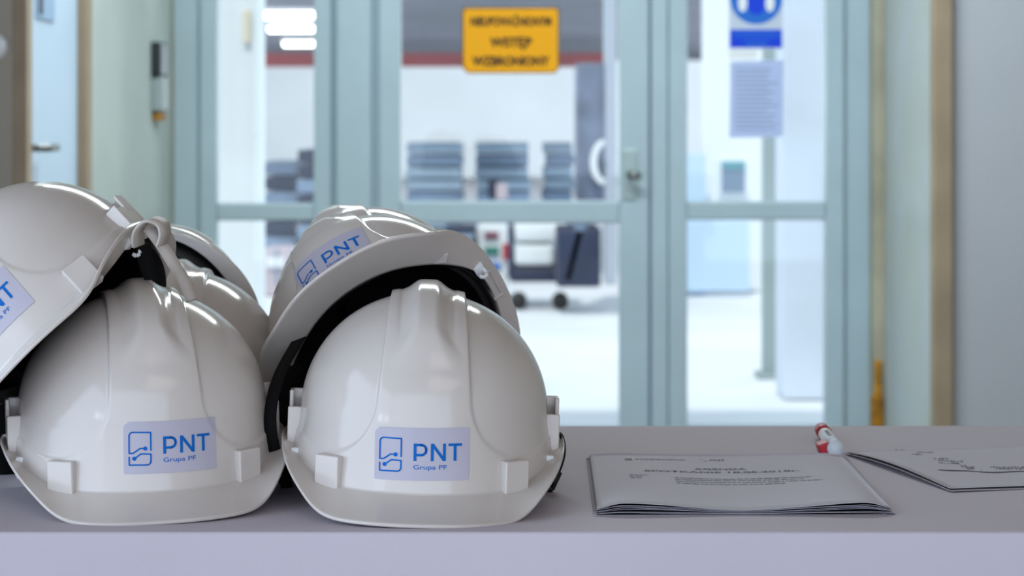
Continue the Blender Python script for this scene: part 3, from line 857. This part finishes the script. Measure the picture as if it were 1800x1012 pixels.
for k_ in range(3):
    c_ = p0 + ax*(0.04+0.012*k_) + Vector((-0.0005, 0, 0.00595)); add_box(bm, c_.x-0.0022, c_.x+0.0012, c_.y-0.004, c_.y+0.004, c_.z-0.0001, c_.z+0.0001)
mpart('barrel_print', bm, M['greyink'])
bm = bmesh.new()
mt = Matrix.Translation(p0+ax*0.012+Vector((-0.0085, 0, -0.0005))) @ Matrix.Rotation(R(-18), 4, 'Y')
add_box(bm, -0.0055, 0.0045, -0.010, 0.010, -0.0052, 0.0048, 0.0018, 3, mt)
mpart('clip', bm, M['redp'], label='red moulded clip')

# ------------------------------------------------------------------ signs on the glass
ys = DW-0.0035
sg = empty('warning_sign', (X(897, DW), ys, Z(70, DW)), label='yellow rectangular warning sign with black lettering on the door glass', cat='sign')
def on(par, name, bm, m, smooth=False, **k):
    o = bm_obj(name, bm, m, par, smooth, **k); o.matrix_parent_inverse = par.matrix_basis.inverted(); return o
def plate_bm(pts, y0, y1):
    bm = bmesh.new()
    f = bm.faces.new([bm.verts.new((x, y0, z)) for (x, z) in pts])
    r_ = bmesh.ops.extrude_face_region(bm, geom=[f])
    for v in r_['geom']:
        if isinstance(v, bmesh.types.BMVert): v.co.y = y1
    bmesh.ops.recalc_face_normals(bm, faces=bm.faces); return bm
def px_poly(pts): return [(X(a, DW), Z(b, DW)) for a, b in pts]
on(sg, 'border', plate_bm(px_poly([(812, 18), (817, 13), (979, 13), (983, 18), (983, 120), (975, 129), (822, 129), (812, 118)]), ys, ys-0.002), mat('sign_border', (96, 72, 22), 0.6))
on(sg, 'plate', plate_bm(px_poly([(815, 20), (819, 15.5), (977, 15.5), (980.5, 20), (980.5, 119), (974, 127), (823, 127), (815, 117)]), ys-0.002, ys-0.0028), M['yellow'])
def flat_text(par, body, pxc, py_base, wpx, cap_px, m, y, bold=0.01, name='lettering'):
    me = text_mesh(body, 1.0, 'LEFT', bold); bm = bmesh.new(); bm.from_mesh(me); bpy.data.meshes.remove(me)
    xs = [v.co.x for v in bm.verts]; x0, x1 = min(xs), max(xs)
    for v in bm.verts:
        px = pxc-wpx/2+(v.co.x-x0)/(x1-x0)*wpx; py = py_base-v.co.y/0.73*cap_px
        v.co = Vector((X(px, DW), y, Z(py, DW)))
    return on(par, name, bm, m)
flat_text(sg, 'NIEUPOWAŻNIONYM', 898, 45, 142, 15, M['ink'], ys-0.0032, 0.045)
flat_text(sg, 'WSTĘP', 898, 82, 74, 16, M['ink'], ys-0.0032, 0.045)
flat_text(sg, 'WZBRONIONY', 898, 115, 136, 16, M['ink'], ys-0.0032, 0.045)

bs = empty('mandatory_sign', (X(1329, DW), ys, Z(40, DW)), label='white and blue round mandatory protection sign on the right side glass', cat='sign')
on(bs, 'plate', plate_bm(px_poly([(1281, -60), (1376, -60), (1376, 86), (1281, 86)]), ys, ys-0.0015), mat('sign_plate_grey_white', (196, 206, 222), 0.5))
def disc_bm(cx, cy, rx, ry, y, n=48):
    return plate_bm(px_poly([(cx+rx*math.cos(2*math.pi*i/n), cy+ry*math.sin(2*math.pi*i/n)) for i in range(n)]), y, y-0.0006)
on(bs, 'blue_disc', disc_bm(1329, -3, 46, 46, ys-0.0015), M['signblue2'])
on(bs, 'pictogram', disc_bm(1329, -8, 40, 42, ys-0.0021), M['signblue2'])
on(bs, 'pictogram', plate_bm(px_poly([(1312, -30), (1346, -30), (1344, 14), (1336, 26), (1322, 26), (1314, 14)]), ys-0.0027, ys-0.0031), M['signblue'])
for cx, sgn in ((1305, -1), (1353, 1)):
    on(bs, 'ear_pad', disc_bm(cx, 6, 8, 15, ys-0.0027, 24), M['signwhite'])
on(bs, 'text_band', plate_bm(px_poly([(1283, 52), (1374, 52), (1374, 84), (1283, 84)]), ys-0.0015, ys-0.0021), M['signblue'])
bm = bmesh.new()
for yy, xa, xb in ((57, 1287, 1370), (64, 1290, 1368), (74, 1308, 1350), (80, 1312, 1346)):
    x = xa
    while x < xb:
        w = random.uniform(4, 9); x2 = min(x+w, xb)
        add_box(bm, X(x, DW), X(x2, DW), ys-0.0026, ys-0.0021, Z(yy+2, DW), Z(yy-2, DW)); x = x2+2.5
on(bs, 'text_marks', bm, M['signblue2'], kind='stuff')
on(bs, 'white_margin', plate_bm(px_poly([(1281, 87), (1332, 87), (1330, 104), (1281, 104)]), ys, ys-0.001), M['white'])
pn = empty('notice_sheet', (X(1328, DW), ys, Z(170, DW)), label='pale grey paper notice taped below the blue sign', cat='notice')
on(pn, 'paper', plate_bm(px_poly([(1284, 108), (1377, 106), (1376, 240), (1282, 242)]), ys, ys-0.0008), M['noticep'])
bm = bmesh.new()
for i in range(14):
    yy = 122+i*8; add_box(bm, X(1292, DW), X(random.uniform(1345, 1368), DW), ys-0.0011, ys-0.0008, Z(yy+1.2, DW), Z(yy-1.2, DW))
on(pn, 'text_marks', bm, mat('notice_print', (146, 156, 186), 0.7), kind='stuff')

# ------------------------------------------------------------------ yard and hall beyond the doors
box('floor', -8, 8, 6.78, 46, FL-0.06, FL-0.005, M['concrete'], kind='structure', bevel=0)
hw = box('wall_hall_end', -8, 8, 45, 45.2, FL, Z(106, 45), M['white'], kind='structure', bevel=0)
box('trim_8', -7.5, X(1066, 38), 38, 38.3, Z(117, 38), Z(93, 38), M['red'], kind='structure', bevel=0)
box('wall_hall_end', -8, 8, 45, 45.2, Z(106, 45), 1.60, M['hallgrey'], kind='structure', bevel=0)
box('ceiling', -8, 8, 15, 45.2, 1.585, 1.65, M['hallgrey'], kind='structure', bevel=0)
box('wall_hall_left', -7.6, -7.5, 15, 45, FL, 1.58, M['hallgrey'], kind='structure', bevel=0)
box('wall_hall_right', 7.5, 7.6, 15, 45, FL, 1.58, M['hallgrey'], kind='structure', bevel=0)
def tube_lamp(D, px_left, label):
    l = empty('tube_lamp', (X(px_left, D)+0.75, D, 1.50), label=label, cat='lamp', group='tube lamps under the hall ceiling')
    x0 = X(px_left, D)
    o = box('housing', x0-0.02, x0+1.52, D-0.09, D+0.09, 1.53, 1.58, M['white'], l, 0.01); o.matrix_parent_inverse = l.matrix_basis.inverted()
    for dy in (-0.04, 0.04):
        bm = bmesh.new(); add_cyl(bm, (x0, D+dy, 1.505), (x0+1.5, D+dy, 1.505), 0.045, seg=14); on(l, 'tube', bm, M['tube'], True)
tube_lamp(26.5, 446, 'glowing tube lamp under the hall ceiling, nearest and highest of three')
tube_lamp(30.5, 473, 'glowing tube lamp under the hall ceiling, middle of three')
tube_lamp(36.5, 499, 'glowing tube lamp under the hall ceiling, farthest and lowest of three')

def crate_stack(D, x0, x1, yt, yb, n, m1, m2, label, name='panel_stack', cat='stack', group=None, depth=0.8):
    st = empty(name, (X((x0+x1)/2, D), D, FL), label=label, cat=cat, group=group)
    zt, zb = Z(yt, D), max(FL, Z(yb, D)); hgt = (zt-zb)/n
    for i in range(n):
        z0 = zb+i*hgt; j = random.uniform(-0.015, 0.015)
        o = box('panel', X(x0, D)+j, X(x1, D)+j, D, D+depth, z0+0.008, z0+hgt-0.006, m1 if (i % 3) else m2, st, 0.008)
        o.matrix_parent_inverse = st.matrix_basis.inverted()
    return st
GS = 'stacks of grey blue panels in the hall'
crate_stack(16.2, 716, 812, 250, 493, 11, M['panel'], M['panel2'], 'left of three tall stacks of grey blue panels behind the door', group=GS)
crate_stack(16.4, 837, 930, 250, 492, 11, M['panel'], M['panel2'], 'middle of three tall stacks of grey blue panels behind the door', group=GS)
crate_stack(16.6, 957, 1008, 250, 490, 11, M['panel'], M['panel2'], 'narrow right one of three tall stacks of grey blue panels', group=GS)
crate_stack(15.8, 462, 520, 283, 495, 8, M['panel2'], M['darkbox'], 'dark blue stack of cases behind the left side window', group=GS)
crate_stack(15.2, 522, 600, 262, 500, 9, M['darkbox'], M['panel2'], 'taller dark stack beside the blue cases behind left side window', group=GS)
# pale bundles in the left window
def simple(name, D, x0, x1, yt, yb, m, label, cat, depth=0.4, bev=0.02, extra=None, group=None):
    e = empty(name, (X((x0+x1)/2, D), D, FL), label=label, cat=cat, group=group)
    o = box('body', X(x0, D), X(x1, D), D, D+depth, max(FL, Z(yb, D)), Z(yt, D), m, e, bev); o.matrix_parent_inverse = e.matrix_basis.inverted()
    if extra:
        for (nm, a0, a1, b0, b1, mm) in extra:
            o = box(nm, X(a0, D), X(a1, D), D-0.03, D+0.02, Z(b1, D), Z(b0, D), mm, e, 0.005); o.matrix_parent_inverse = e.matrix_basis.inverted()
    return e
simple('carton', 14.6, 462, 512, 436, 560, M['pink'], 'pale pinkish carton behind the left side window', 'box', extra=[('label_patch', 470, 500, 452, 470, M['white']), ('tape', 484, 488, 436, 500, M['panel'])])
simple('tool_cabinet', 14.2, 838, 892, 396, 506, M['white'], 'white cabinet with red and green drawer fronts behind the door glass', 'cabinet',
       extra=[('drawer', 852, 876, 408, 418, mat('dark_red_drawer', (120, 30, 60), 0.5)), ('drawer', 852, 877, 434, 446, M['green']), ('drawer', 850, 880, 462, 472, M['signblue2']), ('red_tag', 884, 896, 428, 456, M['redp'])])
simple('dark_case', 14.0, 780, 836, 398, 505, M['darkbox'], 'dark blue case left of the white cabinet', 'box', extra=[('lid_strip', 782, 834, 412, 418, M['panel']), ('front_patch', 790, 826, 430, 470, M['panel2'])])
# wheeled machine: white body, dark base
mc = simple('pallet_truck', 13.6, 896, 1000, 470, 496, M['darkbox'], 'white hooded machine on a dark wheeled base behind the door', 'machine', depth=0.6)
D = 13.6
for nm, a0, a1, b0, b1, mm, dd in (('hood', 903, 1003, 394, 425, M['white'], 0.5), ('hood', 903, 975, 430, 466, M['white'], 0.55), ('post', 893, 903, 392, 480, M['darkbox'], 0.05)):
    o = box(nm, X(a0, D), X(a1, D), D-0.02, D+dd, Z(b1, D), Z(b0, D), mm, mc, 0.03); o.matrix_parent_inverse = mc.matrix_basis.inverted()
for xx in (912, 985):
    bm = bmesh.new(); c_ = P(xx, 500, D); add_cyl(bm, (c_.x, D-0.03, FL+0.05), (c_.x, D+0.08, FL+0.05), 0.05, seg=24); on(mc, 'wheel', bm, M['black'], True)
# dark leaning machine on the right with a tall column
dm = empty('lifting_machine', (X(1030, 13.2), 13.2, FL), label='tall grey and dark blue machine beside the right door stile', cat='machine')
D = 13.2
for nm, a0, a1, b0, b1, mm, dd, rot in (('column', 1012, 1064, 110, 352, mat('machine_grey_blue', (112, 122, 146), 0.6, noise=(5, 0.3)), 0.4, 0),
                                       ('base', 978, 1056, 400, 505, M['darkbox'], 0.5, 0), ('arm', 1000, 1022, 380, 500, M['panel2'], 0.1, 14), ('guard', 1062, 1084, -20, 500, mat('pale_guard', (170, 176, 188), 0.6), 0.1, 0)):
    bm = bmesh.new(); x0, x1, z0, z1 = X(a0, D), X(a1, D), max(FL, Z(b1, D)), Z(b0, D)
    cx, cz = (x0+x1)/2, (z0+z1)/2
    add_box(bm, x0-cx, x1-cx, 0, dd, z0-cz, z1-cz, 0.02, 2, Matrix.Translation((cx, D, cz)) @ Matrix.Rotation(R(rot), 4, 'Y'))
    on(dm, nm, bm, mm)
bm = bmesh.new()
c_ = P(1066, 285, 13.1); prev = None
for i in range(20):
    a = R(100+160*i/19)
    p = Vector((c_.x+0.075*math.cos(a), 13.1, c_.z+0.12*math.sin(a)))
    if prev: add_cyl(bm, prev, p, 0.018, seg=8)
    prev = p
on(dm, 'hose', bm, M['white'], True)
# big boxes low in the centre, dark cap box on stacks
simple('small_case', 15.6, 857, 878, 316, 350, M['darkbox'], 'small dark case in front of the middle panel stack', 'box', extra=[('pink_face', 872, 892, 322, 350, M['pink'])])
# white column seen through the left window
cl = box('white_column', X(383, 9.5)-0.12, X(455, 9.5), 9.5, 9.75, FL, 2.2, M['white'], bevel=0.01)
tag(cl, 'broad white column outside the left side window', 'column')
cb = box('cable_box', X(428, 9.5), X(441, 9.5), 9.47, 9.5, Z(76, 9.5), Z(18, 9.5), mat('cream_box', (228, 214, 190), 0.6), bevel=0.005)
tag(cb, 'small cream box fixed to the white column', 'box')
# right window: pale pier, post, distant wall with window
pr = box('pale_pier', X(1378, 9.2), X(1470, 9.2), 9.2, 9.5, FL, 2.2, mat('pale_lilac_paint', (214, 220, 232), 0.7, noise=(2, 0.06)), bevel=0.01)
tag(pr, 'broad pale pier outside the right side window', 'column')
ps = empty('steel_post', (X(1354, 10), 10, FL), label='grey steel post standing left of the pale pier', cat='post')
o = box('shaft', X(1341, 10), X(1368, 10), 10, 10.07, FL, 2.2, M['postgrey'], ps, 0.006); o.matrix_parent_inverse = ps.matrix_basis.inverted()
o = box('base_plate', X(1330, 10), X(1380, 10), 9.95, 10.12, FL-0.005, FL+0.02, M['postgrey'], ps, 0.006); o.matrix_parent_inverse = ps.matrix_basis.inverted()
hb = empty('white_outbuilding', (X(1290, 15), 15.5, FL), label='white outbuilding with a small dark window beyond the yard', cat='building')
def hpart(nm, a0, a1, b0, b1, D0, D1, mm):
    o = box(nm, X(a0, D0), X(a1, D0), D0, D1, max(FL, Z(b1, D0)), Z(b0, D0), mm, hb, 0.01); o.matrix_parent_inverse = hb.matrix_basis.inverted(); return o
hpart('wall', 1240, 1500, -300, 520, 15.0, 15.3, M['white'])
fr = hpart('window', 1262, 1316, 278, 344, 14.97, 15.0, M['signwhite'])
fr2 = box('pane', X(1270, 14.9), X(1311, 14.9), 14.95, 14.97, Z(338, 14.9), Z(296, 14.9), mat('window_grey', (120, 138, 160), 0.3), fr, 0.003)
gb = box('blind', X(1270, 14.9), X(1311, 14.9), 14.94, 14.97, Z(298, 14.9), Z(284, 14.9), mat('blind_teal', (96, 152, 164), 0.5), fr, 0.003)
lp = box('blue_board', X(1200, 14.6), X(1318, 14.6), 14.6, 14.65, FL+0.03, Z(388, 14.6), M['lightblue'], bevel=0.01)
tag(lp, 'wide light blue board leaning low against the outbuilding', 'board')
lp2 = box('blue_partition', X(1196, 14.8), X(1240, 14.8), 14.75, 14.8, FL, Z(270, 14.8), M['lightblue'], bevel=0.01)
tag(lp2, 'narrow light blue panel standing taller behind the wide board', 'board')
